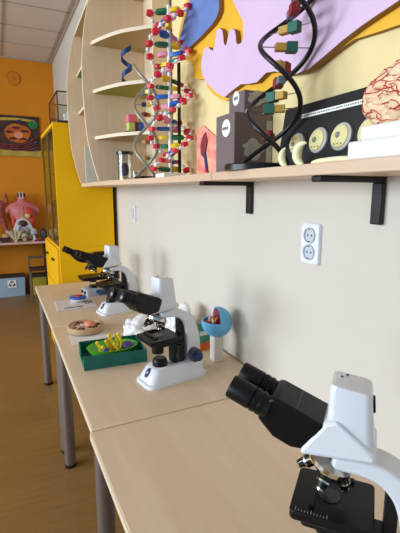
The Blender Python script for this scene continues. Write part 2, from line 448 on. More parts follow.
first = {}
R_ = .094
phos = B().ball((0, 0, 0), .0092, u=12, v=8).out('phosphate', 'dna_white')
used = set()
def inst(o, parent, loc, rz):
    if o.name in used: o2 = o.copy(); COL.objects.link(o2)
    else: used.add(o.name); o2 = o
    o2.parent = parent; o2.location = loc; o2.rotation_euler = (0, 0, rz); return o2
for i in range(N):
    z = .04+i*DZ; a = i*TW+rad(190)
    k = pairs[seq[i]]
    for s in (0, 1):
        aa = a+s*PI
        tl = random.uniform(-.10, .10); rl = random.uniform(-.5, .5); dz_ = .045*tl
        for o_ in (proto[k[s]], proto['sugar']):
            q_ = inst(o_, dn, (0, 0, z+dz_), aa); q_.rotation_euler = (rl, tl, aa)
        if i < N-1:
            p0 = rotz((R_, 0, z), aa); p1 = rotz((R_, 0, z+DZ), aa+TW); m_ = (p0+p1)/2; m_.x *= 1.05; m_.y *= 1.05
            inst(phos, dn, m_, 0)
            B().tube([p0, m_, p1], .0034, 8).out('bond', 'dna_white', dn)

# ------------------------------------------------------------------ small grey helix, jar, glass, ribbon, toy
gh = thing('wire_helix_model', 'small grey tube helix on a black base, left of the tall coloured helix', 'DNA model', (-.188, 2.0, SZ1+.0005))
B().bb(-.045, .045, -.055, .055, 0, .012).out('base', 'black_satin', gh, bevel=.002)
for s in (0, 1):
    pts = []
    for i in range(61):
        t = i/60; z = .012+t*.50; a = PI*s+rad(71)-(z-.25)/.37*2*PI
        pts.append((.057*math.cos(a), .057*math.sin(a)-.07*z, z))
    B().tube(pts, .0075, 10).out('strand', 'helix_grey', gh)
for i, (z, c1, c2) in enumerate(((.10, 'block_ochre', 'block_grey'), (.175, 'block_ochre', 'block_red'), (.345, 'dna_yellow', 'navy'), (.30, 'block_ochre', 'block_red'), (.40, 'dna_yellow', 'block_green'))):
    a = rad(71)-(z-.25)/.37*2*PI; d = V(math.cos(a), math.sin(a), 0); o0 = V(0, -.07*z, z)
    r = B().cyl(d*-.056+o0, d*.056+o0, .002, n=8).out('rung', 'helix_grey', gh)
    B().box(d*.011+o0, (.02, .016, .018), Matrix.Rotation(a, 3, 'Z')).out('base_block', c1, r)
    B().box(d*-.011+o0, (.02, .016, .018), Matrix.Rotation(a, 3, 'Z')).out('base_block', c2, r)
j = thing('specimen_jar', 'clear specimen jar with black lid and dark lump, left on the shelf', 'jar', (-.17, 2.43, SZ1+.0005))
B().lathe([(.046, 0), (.046, .150), (.043, .150), (.043, .004), (.001, .004)], n=32).out('jar_body', 'jar_glass', j)
B().cyl((0, 0, .1502), (0, 0, .167), .049, n=32).out('lid', 'black_gloss', j, bevel=.002)
B().ball((-.005, -.004, .066), (.024, .024, .038)).out('specimen', 'specimen', j)
B().cyl((0, 0, .0045), (0, 0, .012), .04, n=24).out('holder', 'gold', j)
gl = B().lathe([(.001, 0), (.022, 0), (.024, .05), (.022, .05), (.02, .006), (.001, .006)], n=20)
tag(gl.out('small_glass_pot', 'jar_glass', loc=(-.145, 2.30, SZ1+.0005)), 'small clear glass pot between jar and grey helix', 'glass pot')
# ribbon helix standing on the middle corner shelf
pts = []; rb = B(); rings = []
for i in range(49):
    t = i/48; a = t*2*PI*1.7+1.2; r = .026
    c = V(r*math.cos(a), r*math.sin(a), .021+t*.180); w = V(-math.sin(a)*.3, math.cos(a)*.3, 1).normalized()*.017; nrm = V(math.cos(a), math.sin(a), 0)*.003
    rings.append([c-w-nrm, c+w-nrm, c+w+nrm, c-w+nrm])
rb.loft(rings)
tag(rb.out('ribbon_helix', 'helix_blue', loc=(-.165, 2.36, 2.0185)), 'dark blue twisted ribbon model standing on the middle corner shelf', 'helix model')
ty = thing('building_block_toy', 'small colourful brick toy figure on the lowest corner shelf', 'toy', (-.140, 2.33, 1.7655)); ty.scale = (1.2, 1.2, 1.2)
B().bb(-.045, .045, -.03, .03, 0, .012).out('base', 'toy_plum', ty, bevel=.002)
B().bb(-.032, -.002, -.018, .018, .012, .052).out('torso', 'toy_lime', ty, bevel=.002)
B().bb(-.034, .004, -.02, .02, .0525, .086).out('head', 'toy_pink', ty, bevel=.003)
B().cyl((.010, 0, .06), (.013, 0, .105), .006, .001, n=10).out('flame', 'dna_yellow', ty)
B().ball((.030, -.004, .035), (.017, .017, .023)).out('figure', 'toy_blue', ty)
B().bb(.006, .014, -.014, .014, .012, .056).out('side_brick', 'crimson', ty)
B().bb(.024, .038, -.012, .012, .0585, .074).out('yellow_brick', 'dna_yellow', ty)

# ------------------------------------------------------------------ coral card, mauve boxes
cd = thing('anatomy_card', 'coral anatomical muscle card standing left of the mauve box', 'card', (-.11, 1.475, SZ1+.0005), rad(8))
B().prism([(-.085, 0), (.075, 0), (.078, .075), (.075, .185), (.03, .190), (-.045, .145), (-.085, .145)], -.004, .004, 'x').out('sheet', 'coral', cd)
B().prism([(.030, .15), (.012, .163), (.0, .13), (.010, .09), (.026, .07), (.044, .085), (.046, .12)], -.008, -.004, 'x').out('muscle_print', 'crimson', cd)
B().prism([(.012, .09), (.024, .09), (.012, .03), (.002, .0), (-.010, .0), (.0, .04)], -.0085, -.004, 'x').out('vessel_print', 'navy', cd)
B().prism([(.008, .03), (.016, .02), (.004, .0), (-.012, .0)], -.0095, -.0085, 'x').out('red_print', 'red', cd)
bx = thing('mauve_box', 'large mauve box with oval white label and grey blob, behind the black helix', 'box', (-.083, 1.262, SZ1+.0005))
B().bb(-.075, .073, -.062, .062, 0, .190).out('carton', 'box_mauve', bx, bevel=.002)
def oval(b, c, ry, rz_, x0, x1, n=24): b.prism([(c[0]+ry*math.cos(2*PI*k/n), c[1]+rz_*math.sin(2*PI*k/n)) for k in range(n)], x0, x1, 'x'); return b
lb = oval(B(), (-.010, .145), .028, .028, -.0765, -.0751).out('label', 'label_white', bx)
w = B()
for k in range(4): w.bb(-.0772, -.0766, -.024+k*.010, -.017+k*.010, .140, .149)
w.out('lettering', 'ink', lb)
def blob(cx, cz, rx, rz_, seed, n=40):
    return [(cx+rx*math.cos(2*PI*k/n)*(1+.16*math.sin(5*2*PI*k/n+seed)+.08*math.sin(9*2*PI*k/n+seed*2)), cz+rz_*math.sin(2*PI*k/n)*(1+.14*math.sin(4*2*PI*k/n+seed))) for k in range(n)]
B().prism(blob(-.002, .075, .038, .032, 1), -.0645, -.0622, 'y').out('grey_print', 'box_grey', bx)
B().bb(.050, .072, -.0632, -.0621, .01, .17).out('side_strip', 'box_grey', bx)
bx2 = thing('mauve_box', 'smaller mauve box with oval label lying on top of the large mauve box', 'box', (-.060, 1.262, SZ1+.191))
B().bb(-.052, .050, -.045, .055, 0, .074).out('carton', 'box_mauve', bx2, bevel=.002)
lb = oval(B(), (.006, .055), .021, .023, -.0535, -.0521).out('label', 'label_white', bx2)
w = B()
for k in range(3): w.bb(-.0542, -.0536, -.006+k*.009, .000+k*.009, .050, .060)
w.out('lettering', 'ink', lb)
B().prism(blob(-.005, .05, .034, .022, 2.2), -.0475, -.0452, 'y').out('grey_print', 'box_grey', bx2)
B().prism([(-.052, .0), (-.030, .0), (-.042, .014)], -.0478, -.0452, 'y').out('white_print', 'label_white', bx2)
B().prism([(.018, .0), (.046, .0), (.032, .020)], -.0478, -.0452, 'y').out('white_print', 'label_white', bx2)

# ------------------------------------------------------------------ black double helix
bh = thing('black_helix_model', 'large black double helix with coloured wooden block rungs on round black base', 'DNA model', (-.160, 1.075, SZ1+.0005), 0)
B().lathe([(.090, 0), (.090, .014), (.086, .018), (.001, .018)], n=40).out('base', 'helix_black', bh)
HR = .070; PITCH = .335
def hpt(s, z): a = PI*s+rad(55)-(z-.246)/PITCH*2*PI; return V(HR*math.cos(a)+.004+.075*z, HR*math.sin(a)-.038-.19*z, z)
for s in (0, 1):
    pts = [hpt(s, .016+.60*i/80) for i in range(81)]
    B().tube(pts, .0068, 12).out('strand', 'helix_black', bh)
for z, c1, c2 in ((.093, 'block_red', 'block_grey'), (.165, 'block_green', 'block_ochre'), (.197, 'block_green', 'block_ochre'), (.234, 'block_red', 'block_grey'), (.272, 'block_red', 'block_ochre'), (.318, 'block_green', 'block_ochre'), (.362, 'block_green', 'block_ochre'), (.402, 'block_red', 'block_grey'), (.44, 'block_green', 'block_ochre'), (.485, 'block_ochre', 'block_green'), (.53, 'block_red', 'block_grey'), (.575, 'block_green', 'block_ochre')):
    p0, p1 = hpt(0, z), hpt(1, z); d = (p0-p1).normalized(); a = math.atan2(d.y, d.x)
    r = B().cyl(p0, p1, .0014, n=8).out('rung', 'leg_metal', bh)
    m_ = (p0+p1)/2
    B().box(m_+d*.015, (.029, .024, .026), Matrix.Rotation(a, 3, 'Z')).out('block', c1, r, bevel=.001)
    B().box(m_-d*.015, (.029, .02, .019), Matrix.Rotation(a, 3, 'Z')).out('block', c2, r, bevel=.001)

# ------------------------------------------------------------------ black display board, crescents, brain
bd = thing('display_board', 'long black display box with a row of round cream cell discs leaning on the wall', 'display board', (-.052, .84, SZ1+.0005))
B().prism([(-.02, 0), (.042, 0), (.042, .185), (.008, .185)], -.172, .247, 'y').out('case', 'board_black', bd, bevel=.002)
tilt = math.atan2(.028, .185); RT = Matrix.Rotation(tilt, 3, 'Y')
def onb(y, h, d=0): return V(-.02+h*math.sin(tilt)-d*math.cos(tilt), y, h*math.cos(tilt)+d*math.sin(tilt))
st = B().box(onb(-.005, .153, .0006), (.0012, .33, .012), RT).out('title_strip', 'label_white', bd)
w = B(); yy = .155
while yy > -.155:
    l = random.uniform(.003, .008); w.box(onb(yy, .153, .0014), (.0006, l, .0028), RT); yy -= l+.003
w.out('lettering', 'ink', st)
Rd = Matrix.Rotation(-PI/2+tilt, 3, 'Y')
for k, (yy, r_) in enumerate(((.160, .030), (.070, .034), (-.015, .035), (-.105, .035))):
    o = B().lathe([(r_, 0), (r_, .006), (r_*.88, .009), (.001, .009)], onb(yy, .075), 32, Rd).out('disc_rim', 'disc_rim', bd)
    B().lathe([(r_*.84, .0091), (r_*.8, .012), (r_*.5, .014), (.001, .0145)], onb(yy, .075), 32, Rd).out('cell_disc', 'disc_cream', o)
    B().lathe([(r_*.26, .0125), (r_*.2, .0165), (.001, .0166)], onb(yy+.004, .075+.003*(k % 3-1)), 20, Rd).out('nucleus', 'disc_eye', o)
    q = B()
    for m_ in range(3): q.ball(onb(yy-.012+.012*m_, .075-r_*.55, .0135), (.0018, .0025, .0015), u=8, v=6)
    q.out('chromosome_dots', 'ink', o)
def crescent(loc, R, r0, a0, a1, rz, label, lean=0):
    pts, rs = [], []
    for i in range(17):
        t = i/16; a = a0+(a1-a0)*t
        pts.append((0, R*math.cos(a), R*math.sin(a))); rs.append(max(.0012, r0*math.sin(PI*min(1, .06+t*.94))**.7))
    zmin = min(p[2]-r for p, r in zip(pts, rs))
    b = B().tube([(p[0], p[1], p[2]-zmin) for p in pts], rs, 14)
    tag(b.out('crescent_model', 'tooth', loc=loc, rz=rz), label, 'crescent model', 'pale crescents on the shelf')
crescent((-.165, .905, SZ1+.0005), .026, .010, rad(-75), rad(60), rad(8), 'smaller pale crescent next to the black helix base')
crescent((-.160, .850, SZ1+.0005), .026, .0125, rad(-85), rad(105), rad(4), 'bigger pale crescent curling below the middle cream disc')
fb = B().tube(smooth_path([(0, -.075, .009), (0, -.03, .012), (0, .03, .011), (0, .06, .006)], 5), [.003]+[.0065]*14+[.003], 10)
tag(fb.out('pale_rod_model', 'tooth', loc=(-.165, .755, SZ1-.002)), 'low pale rod lying along the shelf in front of the black board', 'rod model')

br = thing('brain_model', 'cream brain model with red blood vessels on stepped white plinth, right end of shelf', 'brain model', (-.115, .475, SZ1+.0005))
B().bb(-.098, .085, -.21, .178, 0, .036).out('plinth', 'white', br, bevel=.004)
B().bb(-.088, .078, -.19, .157, .0365, .064).out('plinth_step', 'white', br, bevel=.004)
def brain_r(d):
    p = V(d.x*2.6, d.y*4.6, d.z*2.6)
    n1 = noise.noise(p+V(3.1, 1.7, .4)+.55*V(noise.noise(p*1.6), noise.noise(p*1.6+V(9, 2, 1)), noise.noise(p*1.6+V(1, 7, 3))))
    g_ = min(1, abs(n1)/.2); g_ = g_**.6
    return .80+.20*g_
def brain_pt(d, k=1.0):
    r = brain_r(d)*k; return V(-.005+d.x*.092*r, .015+d.y*.205*r, .120+d.z*.082*r)
b = B(); q = bmesh.ops.create_icosphere(b.bm, subdivisions=6, radius=1)['verts']
for v in q:
    d = v.co.normalized(); v.co = brain_pt(d)
    if v.co.z < .066: v.co.z = .066+(v.co.z-.066)*.02
b.out('cerebrum', 'brain', br, smooth=180)
nv = 0
for k in range(140):
    d = V(random.gauss(-.7, .5), random.gauss(.4, .7), random.gauss(.2, .5)).normalized(); t = V(random.gauss(0, 1), random.gauss(0, 1), random.gauss(0, 1)); pts = []
    for i in range(10):
        t = (t+V(random.gauss(0, 1), random.gauss(0, 1), random.gauss(0, 1))*.5); t = (t-d*t.dot(d)).normalized(); d = (d+t*.05).normalized(); pts.append(brain_pt(d, 1.003))
    if min(p.z for p in pts) < .068 or nv >= 64: continue
    nv += 1; B().tube(pts, [.0015-.0010*i/9 for i in range(10)], 5).out('blood_vessel', 'vessel', br)

# ------------------------------------------------------------------ microscopes
def make_base(t, body='white_plastic'):
    B().loft([rrect(-.108, .146, .064, .03, 0), rrect(-.108, .146, .064, .03, .010), rrect(-.104, .140, .059, .028, .014)]).out('foot_plate', body, t)
    B().loft([rrect(-.102, .136, .056, .026, .0141), rrect(-.100, .128, .052, .024, .03), rrect(-.098, .112, .046, .022, .054), rrect(-.096, .100, .042, .020, .061)]).out('base', body, t, smooth=50)
def make_focus(t, x=-.058, z=.085):
    for s in (-1, 1):
        k = B().lathe([(.020, .026), (.026, .030), (.026, .052), (.023, .054), (.001, .054)], (x, 0, z), 28, Matrix.Rotation(s*PI/2, 3, 'X')).out('focus_knob', 'knob_grey', t)
        B().lathe([(.017, .0541), (.017, .072), (.015, .074), (.001, .074)], (x, 0, z), 24, Matrix.Rotation(s*PI/2, 3, 'X')).out('fine_knob', 'navy', k)
def make_stage(t):
    s_ = B().loft([rrect(.006, .136, .060, .010, .160), rrect(.006, .136, .060, .010, .176)]).out('stage', 'black_plastic', t, bevel=.002)
    B().loft([rrect(.018, .118, .050, .008, .146), rrect(.018, .118, .050, .008, .1595)]).out('stage_carriage', 'black_satin', s_)
    B().lathe([(.019, .1763), (.019, .1772), (.001, .1772)], (.078, 0, 0), 24).out('aperture', 'lens', s_)
    B().bb(.098, .106, -.046, .040, .1762, .1815).bb(.040, .106, -.054, -.046, .1762, .1815).out('slide_holder', 'black_satin', s_)
    tk = B()
    for k in range(11): tk.bb(.126-k*.005-.0004, .126-k*.005+.0004, .056-(.004 if k % 5 else .008), .056, .1761, .1764)
    tk.out('scale_marks', 'disc_rim', s_)
    B().cyl((.078, 0, .110), (.078, 0, .146), .021, .023, n=24).out('condenser', 'black_plastic', t)
    B().cyl((.020, .060, .085), (.020, .060, .146), .009, n=16).cyl((.020, .060, .098), (.020, .060, .118), .013, n=16).out('stage_knob', 'black_satin', t)
def make_lamp(t):
    B().lathe([(.027, .0605), (.027, .080), (.024, .086), (.020, .090), (.001, .090)], (.070, 0, 0), 28).out('illuminator', 'black_plastic', t)
def make_column(t):
    B().bb(-.026, .020, -.022, .022, .0605, .140).out('rack_block', 'black_plastic', t, bevel=.003)
    B().bb(-.028, -.008, -.017, .017, .140, .225).out('rack_rail', 'black_satin', t, bevel=.002)
def make_nose(t, zc=.254, body='chrome'):
    c = V(.074, 0, zc); ax = V(.36, 0, -.93).normalized()
    B().lathe([(.020, -.004), (.030, .004), (.036, .010), (.036, .018), (.028, .026), (.001, .028)], c, 28, frame_to(ax)).out('nosepiece', body, t)
    e1 = V(.93, 0, .36).normalized(); e2 = ax.cross(e1); R0 = Matrix((e1, e2, ax)).transposed()
    for k in range(4):
        a = rad(90*k); d = (R0 @ V(math.cos(a)*.56, math.sin(a)*.56, .84)).normalized(); p = c+R0 @ V(math.cos(a)*.020, math.sin(a)*.020, .018)
        L_ = (.040, .034, .038, .034)[k]
        o = B().cyl(p, p+d*L_*.6, .0112, n=18).cyl(p+d*L_*.6, p+d*L_, .0095, .0062, n=18).out('objective', 'black_plastic' if k % 2 else 'black_gloss', t)
        B().cyl(p+d*(L_*.6-.003), p+d*(L_*.6), .0116, n=18).cyl(p+d*(L_-.003), p+d*(L_+.0004), 0.0076, .0066, n=18).out('objective_band', 'chrome', o)
        B().cyl(p+d*(L_*.25-.001), p+d*(L_*.25+.001), .0114, n=18).out('colour_ring', ('dna_yellow', 'red', 'dna_blue', 'dna_yellow')[k], o)
def make_binocular(t, P0=(.104, 0, .299), tilt=21.5):
    P0 = Vector(P0); d = V(math.cos(rad(tilt)), 0, math.sin(rad(tilt))); n = V(-d.z, 0, d.x); Y = V(0, 1, 0)
    def at(s, u, h=0): return P0+d*s+Y*u+n*h
    prof = [(-.016, .029), (.082, .029), (.090, .022), (.094, -.020), (.058, -.037), (.026, -.037), (-.012, -.020)]
    rings = [[at(s, sg*.040*f, h) for s, h in prof] for sg, f in ((-1, 1), (1, 1))]
    bn = B().loft(rings).out('binocular_body', 'black_plastic', t, bevel=.007, seg=3)
    B().cyl(at(-.014, 0), at(-.004, 0), .030, n=28).out('head_collar', 'black_gloss', bn)
    sm = B()
    for h in (.0292,): sm.box(at(.044, 0, h+.0002), (.0012, .070, .0006), Matrix.Rotation(-rad(tilt), 3, 'Y'))
    sm.out('seam', 'black_gloss', bn)
    for s in (-1, 1):
        tb = B().cyl(at(.082, s*.030, .003), at(.114, s*.030, .003), .0185, n=24).out('eyepiece_tube', 'black_satin', bn, bevel=.001)
        B().lathe([(.0205, 0), (.0205, .006), (.0195, .007), (.0195, .010), (.0205, .011), (.0205, .018), (.001, .018)], at(.094, s*.030, .003), 24, frame_to(d)).out('diopter_ring', 'black_plastic', tb)
        ey = B().lathe([(.017, 0), (.0205, .002), (.0205, .040), (.0190, .0435), (.0165, .0435), (.0150, .041), (.001, .041)], at(.113, s*.030, .003), 26, frame_to(d)).out('eyepiece', 'black_plastic', tb)
        B().lathe([(.013, .0411), (.010, .0422), (.001, .0428)], at(.113, s*.030, .003), 20, frame_to(d)).out('eye_lens', 'lens', ey)
def make_microscope(label, loc, rz):
    t = thing('microscope', label, 'microscope', loc, rz, 'white binocular microscopes on the desks')
    make_base(t)
    o = B().lathe([(.016, 0), (.016, .002), (.001, .0022)], (0, 0, 0), 24).out('badge', 'navy', t)
    o.location = (.1205, 0, .042); o.rotation_euler = (0, rad(56), 0); o.scale = (1.15, .75, 1)
    b2 = B().box((0, 0, .0024), (.003, .014, .0006)).box((0, 0, .0024), (.012, .002, .0006)).out('badge_mark', 'white', o)
    # the curved arm
    outer = smooth_path([(.075, 0, .267), (.03, 0, .2705), (-.010, 0, .265), (-.045, 0, .242), (-.075, 0, .200), (-.091, 0, .140), (-.095, 0, .061)], 6)
    inner = smooth_path([(-.040, 0, .061), (-.036, 0, .120), (-.028, 0, .185), (-.012, 0, .222), (.018, 0, .241), (.075, 0, .245)], 6)
    B().prism([(p.x, p.z) for p in outer+inner], -.029, .029, 'y').out('arm', 'white_plastic', t, bevel=.006, seg=3, smooth=30)
    B().cyl((.060, 0, .266), (.060, 0, .272), .024, n=28).out('head_ring', 'black_gloss', t)
    # lower wedge of the head and the camera tower that grows out of it
    hb = B().prism([(.126, .2695), (.122, .281), (.086, .334), (.072, .338), (.024, .304), (.010, .294), (.010, .280)], -.046, .046, 'y')
    for v in hb.bm.verts:
        if v.co.x > .08 and v.co.z > .3: v.co.y *= .85
    hb.out('head', 'white_plastic', t, bevel=.009, seg=3, smooth=30)
    rg = []
    for z, xa, xb, h, r in ((.284, .012, .090, .040, .014), (.315, .016, .088, .0385, .014), (.345, .019, .0865, .036, .013), (.380, .022, .0855, .0335, .012), (.3875, .024, .0835, .031, .011), (.3895, .030, .078, .025, .010)):
        rg.append([(x_, y_, z_+(.004*(x_-.05)/.035 if z > .33 else 0)) for x_, y_, z_ in rrect(xa, xb, h, r, z)])
    tw = B().loft(rg).out('camera_tower', 'white_plastic', t, smooth=50)
    d_ = B()
    for k in (-1, 1): d_.cyl((.066+.004*k, -.012+.010*k*.5, .3915), (.066+.004*k, -.012+.010*k*.5, .3932), .0022, n=10)
    d_.out('indicator_light', 'ink', tw)
    B().box((.0195, 0, .358), (.005, .012, .024), Matrix.Rotation(rad(5), 3, 'Y')).out('cable_port', 'black_plastic', tw)
    make_nose(t); make_stage(t); make_column(t); make_lamp(t); make_focus(t); make_binocular(t)
    return t
micro = make_microscope('nearest white binocular microscope, cropped at the lower right corner of the photo', (-.337, .411, TOP+.0005), rad(131))
for label, loc, rz in (('white binocular microscope between the green tray and the blue sphere', (-.298, 1.372, TOP+.0005), rad(189)),
                       ('far white binocular microscope in front of the one with the blue base', (-.243, 2.335, TOP+.0005), rad(190))):
    c = copy_tree(micro); c.location = loc; c.rotation_euler = (0, 0, rz); c['label'] = label
    if loc[1] < 2:                                   # this one has its eyepieces swung a little towards the room
        for ch in c.children:
            if ch.name.startswith('binocular_body'):
                a = rad(8); pv = V(.055, 0, 0); ch.rotation_euler = (0, 0, a); ch.location = pv-Matrix.Rotation(a, 3, 'Z') @ pv
# older microscope with a blue and grey base, farthest of the row
om = thing('microscope', 'dark older microscope with grey and blue base, farthest from the camera', 'microscope', (-.238, 2.80, TOP+.0005), rad(186))
B().loft([rrect(-.12, .142, .062, .014, 0), rrect(-.12, .142, .062, .014, .046), rrect(-.118, .136, .058, .014, .050)]).out('base', 'grey_paint', om)
for s in (-1, 1): B().prism([(-.10, .006), (.055, .006), (.085, .030), (.07, .044), (-.10, .044)], s*.0622, s*.065, 'y').out('side_panel', 'steel_blue', om)
for s in (-1, 1): B().cyl((.142, s*.030, .025), (.150, s*.030, .025), .011, n=18).out('base_knob', 'black_plastic', om)
B().cyl((.118, -.062, .025), (.118, -.070, .025), .010, n=18).out('base_knob', 'black_plastic', om)
B().lathe([(.030, .0502), (.030, .060), (.024, .068), (.001, .068)], (.080, 0, 0), 24).out('illuminator', 'black_plastic', om)
B().bb(-.09, -.03, -.028, .028, .0505, .215).out('arm', 'black_plastic', om, bevel=.01)
B().prism([(-.09, .2155), (.105, .2155), (.115, .25), (.06, .29), (-.06, .29), (-.09, .26)], -.038, .038, 'y').out('head', 'black_plastic', om, bevel=.008)
so = B().loft([rrect(-.005, .165, .07, .02, .118), rrect(-.005, .165, .07, .02, .132)]).out('stage', 'black_plastic', om, bevel=.002)
B().loft([rrect(-.002, .162, .071, .02, .1105), rrect(-.002, .162, .071, .02, .1175)]).out('stage_rim', 'black_satin', so)
B().cyl((.08, 0, .090), (.08, 0, .110), .024, n=20).out('condenser', 'black_plastic', om)
make_nose(om, .212, 'black_satin')
make_binocular(om, (.118, 0, .252), 27)
make_focus(om, -.06, .085)

# ------------------------------------------------------------------ plastic dust cover behind the middle microscope
def crumple(name, mt, loc, size, seed, label, cat):
    b = B(); q = bmesh.ops.create_icosphere(b.bm, subdivisions=5, radius=1)['verts']
    for v in q:
        d = v.co.normalized(); p = d*1.1+V(seed, seed*2, 0)
        r = .72+.8*abs(noise.noise(p))+.22*abs(noise.noise(p*2.1))
        v.co = V(d.x*size[0]*r, d.y*size[1]*r, max(-.55, d.z*r)*size[2])
    zmin = min(v.co.z for v in q)
    for v in q: v.co.z -= zmin
    return tag(b.out(name, mt, loc=loc, smooth=35), label, cat)
crumple('plastic_dust_cover', 'white_cover', (-.285, 1.850, TOP+.0005), (.085, .085, .060), 1.3, 'crumpled white plastic cover behind the green tray, beside the middle microscope', 'dust cover')
crumple('plastic_dust_cover', 'white_cover', (-.120, 1.760, TOP+.0005), (.072, .085, .100), 4.1, 'taller crumpled white plastic cover against the wall behind the middle microscope', 'dust cover')

# ------------------------------------------------------------------ green tray with plant cell bowl
tr = thing('cardboard_tray', 'dark green cardboard tray with cut-out side holding a green bowl', 'tray', (-.474, 1.650, TOP+.0005), rad(-4))
B().bb(-.122, .122, -.092, .092, 0, .004).out('tray_floor', 'tray_green', tr)
B().prism([(-.126, 0), (.126, 0), (.126, .052), (-.126, .058)], -.096, -.092, 'y').out('front_wall', 'tray_green', tr)
B().prism([(-.122, 0), (.126, 0), (.126, .054), (-.122, .054)], .092, .096, 'y').out('back_wall', 'tray_green', tr)
B().bb(.122, .126, -.092, .092, 0, .052).out('end_wall', 'tray_green', tr)
B().prism([(-.092, .0), (.092, .0), (.092, .054), (.045, .054), (.030, .012), (-.055, .010), (-.080, .055), (-.092, .056)], -.126, -.122, 'x').out('end_wall', 'tray_green', tr)
pc = thing('plant_cell_model', 'green oval bowl with yellow, purple and blue organelles inside the green tray', 'cell model', (-.470, 1.658, TOP+.006), rad(-4))
el = [(.30, .0), (.62, .010), (.86, .020), (1.0, .042), (1.03, .046), (.96, .046), (.80, .030), (.5, .022), (.05, .020)]
B().loft([[(.104*s*math.cos(2*PI*k/40), .070*s*math.sin(2*PI*k/40), z) for k in range(40)] for s, z in el]).out('bowl', 'bowl_green', pc)
for (ax_, ay, h) in ((-.060, -.020, .050), (-.024, -.020, .052), (-.006, .010, .066), (.022, .022, .056), (.030, -.006, .072), (-.012, -.012, .052), (.008, -.030, .040), (-.040, -.034, .034)):
    q = B(); q.tube(smooth_path([(ax_, ay, .018), (ax_+.008, ay, .018+h*.5), (ax_-.004, ay+.004, .018+h)], 4), [.0062]*8+[.0050], 8); q.ball((ax_-.004, ay+.004, .020+h), .0078, u=10, v=8)
    q.out('membrane_fold', 'yellow_bits', pc)
B().ball((.062, -.010, .040), (.026, .024, .020)).out('nucleus', 'purple_dark', pc)
B().ball((-.034, -.032, .036), (.016, .013, .014)).out('blue_organelle', 'blue_bit', pc)
for k in range(9): B().ball((random.uniform(-.065, .04), random.uniform(-.045, .0), .032+random.uniform(0, .008)), (.008, .007, .007), u=10, v=8).out('orange_organelle', 'orange_bit', pc)

# ------------------------------------------------------------------ oval clay cell on paper, booklet, blue oval model
tag(B().prism([(-.605, 1.868), (-.43, 1.905), (-.415, 2.10), (-.585, 2.19)], TOP+.0003, TOP+.0012, 'z').out('paper_sheet', 'paper'), 'white paper sheet under the round clay cell model', 'paper')
ac = thing('animal_cell_model', 'round tan clay cell model with salmon nucleus lying on white paper', 'cell model', (-.508, 2.05, TOP+.0018), rad(-8))
pr = [(.80, 0), (.97, .006), (1.0, .018), (.95, .030), (.86, .032), (.80, .024), (.05, .022)]
B().loft([[(.093*s*math.cos(2*PI*k/36), .098*s*math.sin(2*PI*k/36), z) for k in range(36)] for s, z in pr]).out('rim', 'clay', ac)
B().loft([[(.074*s*math.cos(2*PI*k/36), .078*s*math.sin(2*PI*k/36), z) for k in range(36)] for s, z in ((1, .0222), (.98, .025), (.05, .026))]).out('cytoplasm', 'clay_in', ac)
B().ball((.022, .0, .030), (.030, .030, .018)).out('nucleus', 'salmon', ac)
for k in range(9):
    a = random.uniform(1.6, 5.2); r = random.uniform(.034, .062)
    B().ball((r*math.cos(a), r*math.sin(a), .028), (.012, .005, .006), Matrix.Rotation(random.uniform(0, 3), 3, 'Z'), 10, 8).out('organelle', 'muscle', ac)
for k in range(7):
    a = random.uniform(0, 6.2); r = .060
    B().ball((r*math.cos(a), r*math.sin(a), .028), (.011, .006, .006), Matrix.Rotation(random.uniform(0, 3), 3, 'Z'), 10, 8).out('dark_organelle', 'organ_dark', ac)
for k in range(4):
    B().tube(smooth_path([(-.05+.006*k, -.05+.02*k, .028), (-.03+.004*k, -.045+.018*k, .031), (-.012, -.055+.02*k, .028)], 4), .003, 6).out('membrane_strip', 'organ_white', ac)
bo = thing('open_booklet', 'printed pale booklet under the small blue oval model on far desk', 'booklet', (-.47, 2.575, TOP+.0003))
B().prism([(-.121, -.115), (.107, -.105), (.124, .125), (-.109, .125)], 0, .006, 'z').out('pages', 'paper_print', bo)
q = B()
for k in range(3): q.bb(.055+.018*k, .066+.018*k, -.03, .05, .0061, .0066)
q.bb(-.08, .03, -.085, -.065, .0061, .0066)
q.out('printed_figure', 'print_dark', bo)
mt_ = thing('mitochondrion_model', 'small blue oval bowl model with red inside lying on the booklet', 'cell model', (-.448, 2.625, TOP+.0075), rad(5))
B().loft([[(.052*s*math.cos(2*PI*k/30), .055*s*math.sin(2*PI*k/30), z) for k in range(30)] for s, z in ((.5, 0), (.8, .006), (1.0, .022))]).out('underside', 'white', mt_)
B().loft([[(.052*s*math.cos(2*PI*k/30), .055*s*math.sin(2*PI*k/30), z) for k in range(30)] for s, z in ((1.0, .0221), (1.02, .027), (.96, .032), (.8, .034), (.05, .033))]).out('rim', 'dna_blue', mt_)
B().ball((.008, 0, .034), (.024, .020, .008)).out('core', 'red', mt_)

# ------------------------------------------------------------------ blue sphere with a cut-out on a pedestal, small book behind it
gp = thing('cell_sphere_model', 'light blue sphere with a wedge cut out on a white block stand, by the wall', 'cell model', (-.090, 1.435, TOP+.0005))
B().bb(-.021, .021, -.021, .021, 0, .108).out('stand', 'pedestal', gp, bevel=.002)
GR, GC = .063, V(0, 0, .166)
GA = rad(168)                                   # horizontal heading the notch opens towards
ex, ey_ = V(math.cos(GA), math.sin(GA), 0), V(-math.sin(GA), math.cos(GA), 0)
def sph(th, ph, r=GR): return GC+(ex*math.cos(ph)*math.sin(th)+ey_*math.sin(ph)*math.sin(th)+V(0, 0, 1)*math.cos(th))*r
b = B(); NT, NP = 24, 48
def cut(i, k): return i < NT//2-1 and (k < NP//4 or k >= 3*NP//4)
gridv = {}
def gv(i, k, r):
    kk = k % NP if 0 < i < NT else 0
    key = (i, kk, r)
    if key not in gridv: gridv[key] = b.bm.verts.new(sph(PI*i/NT, 2*PI*kk/NP, r))
    return gridv[key]
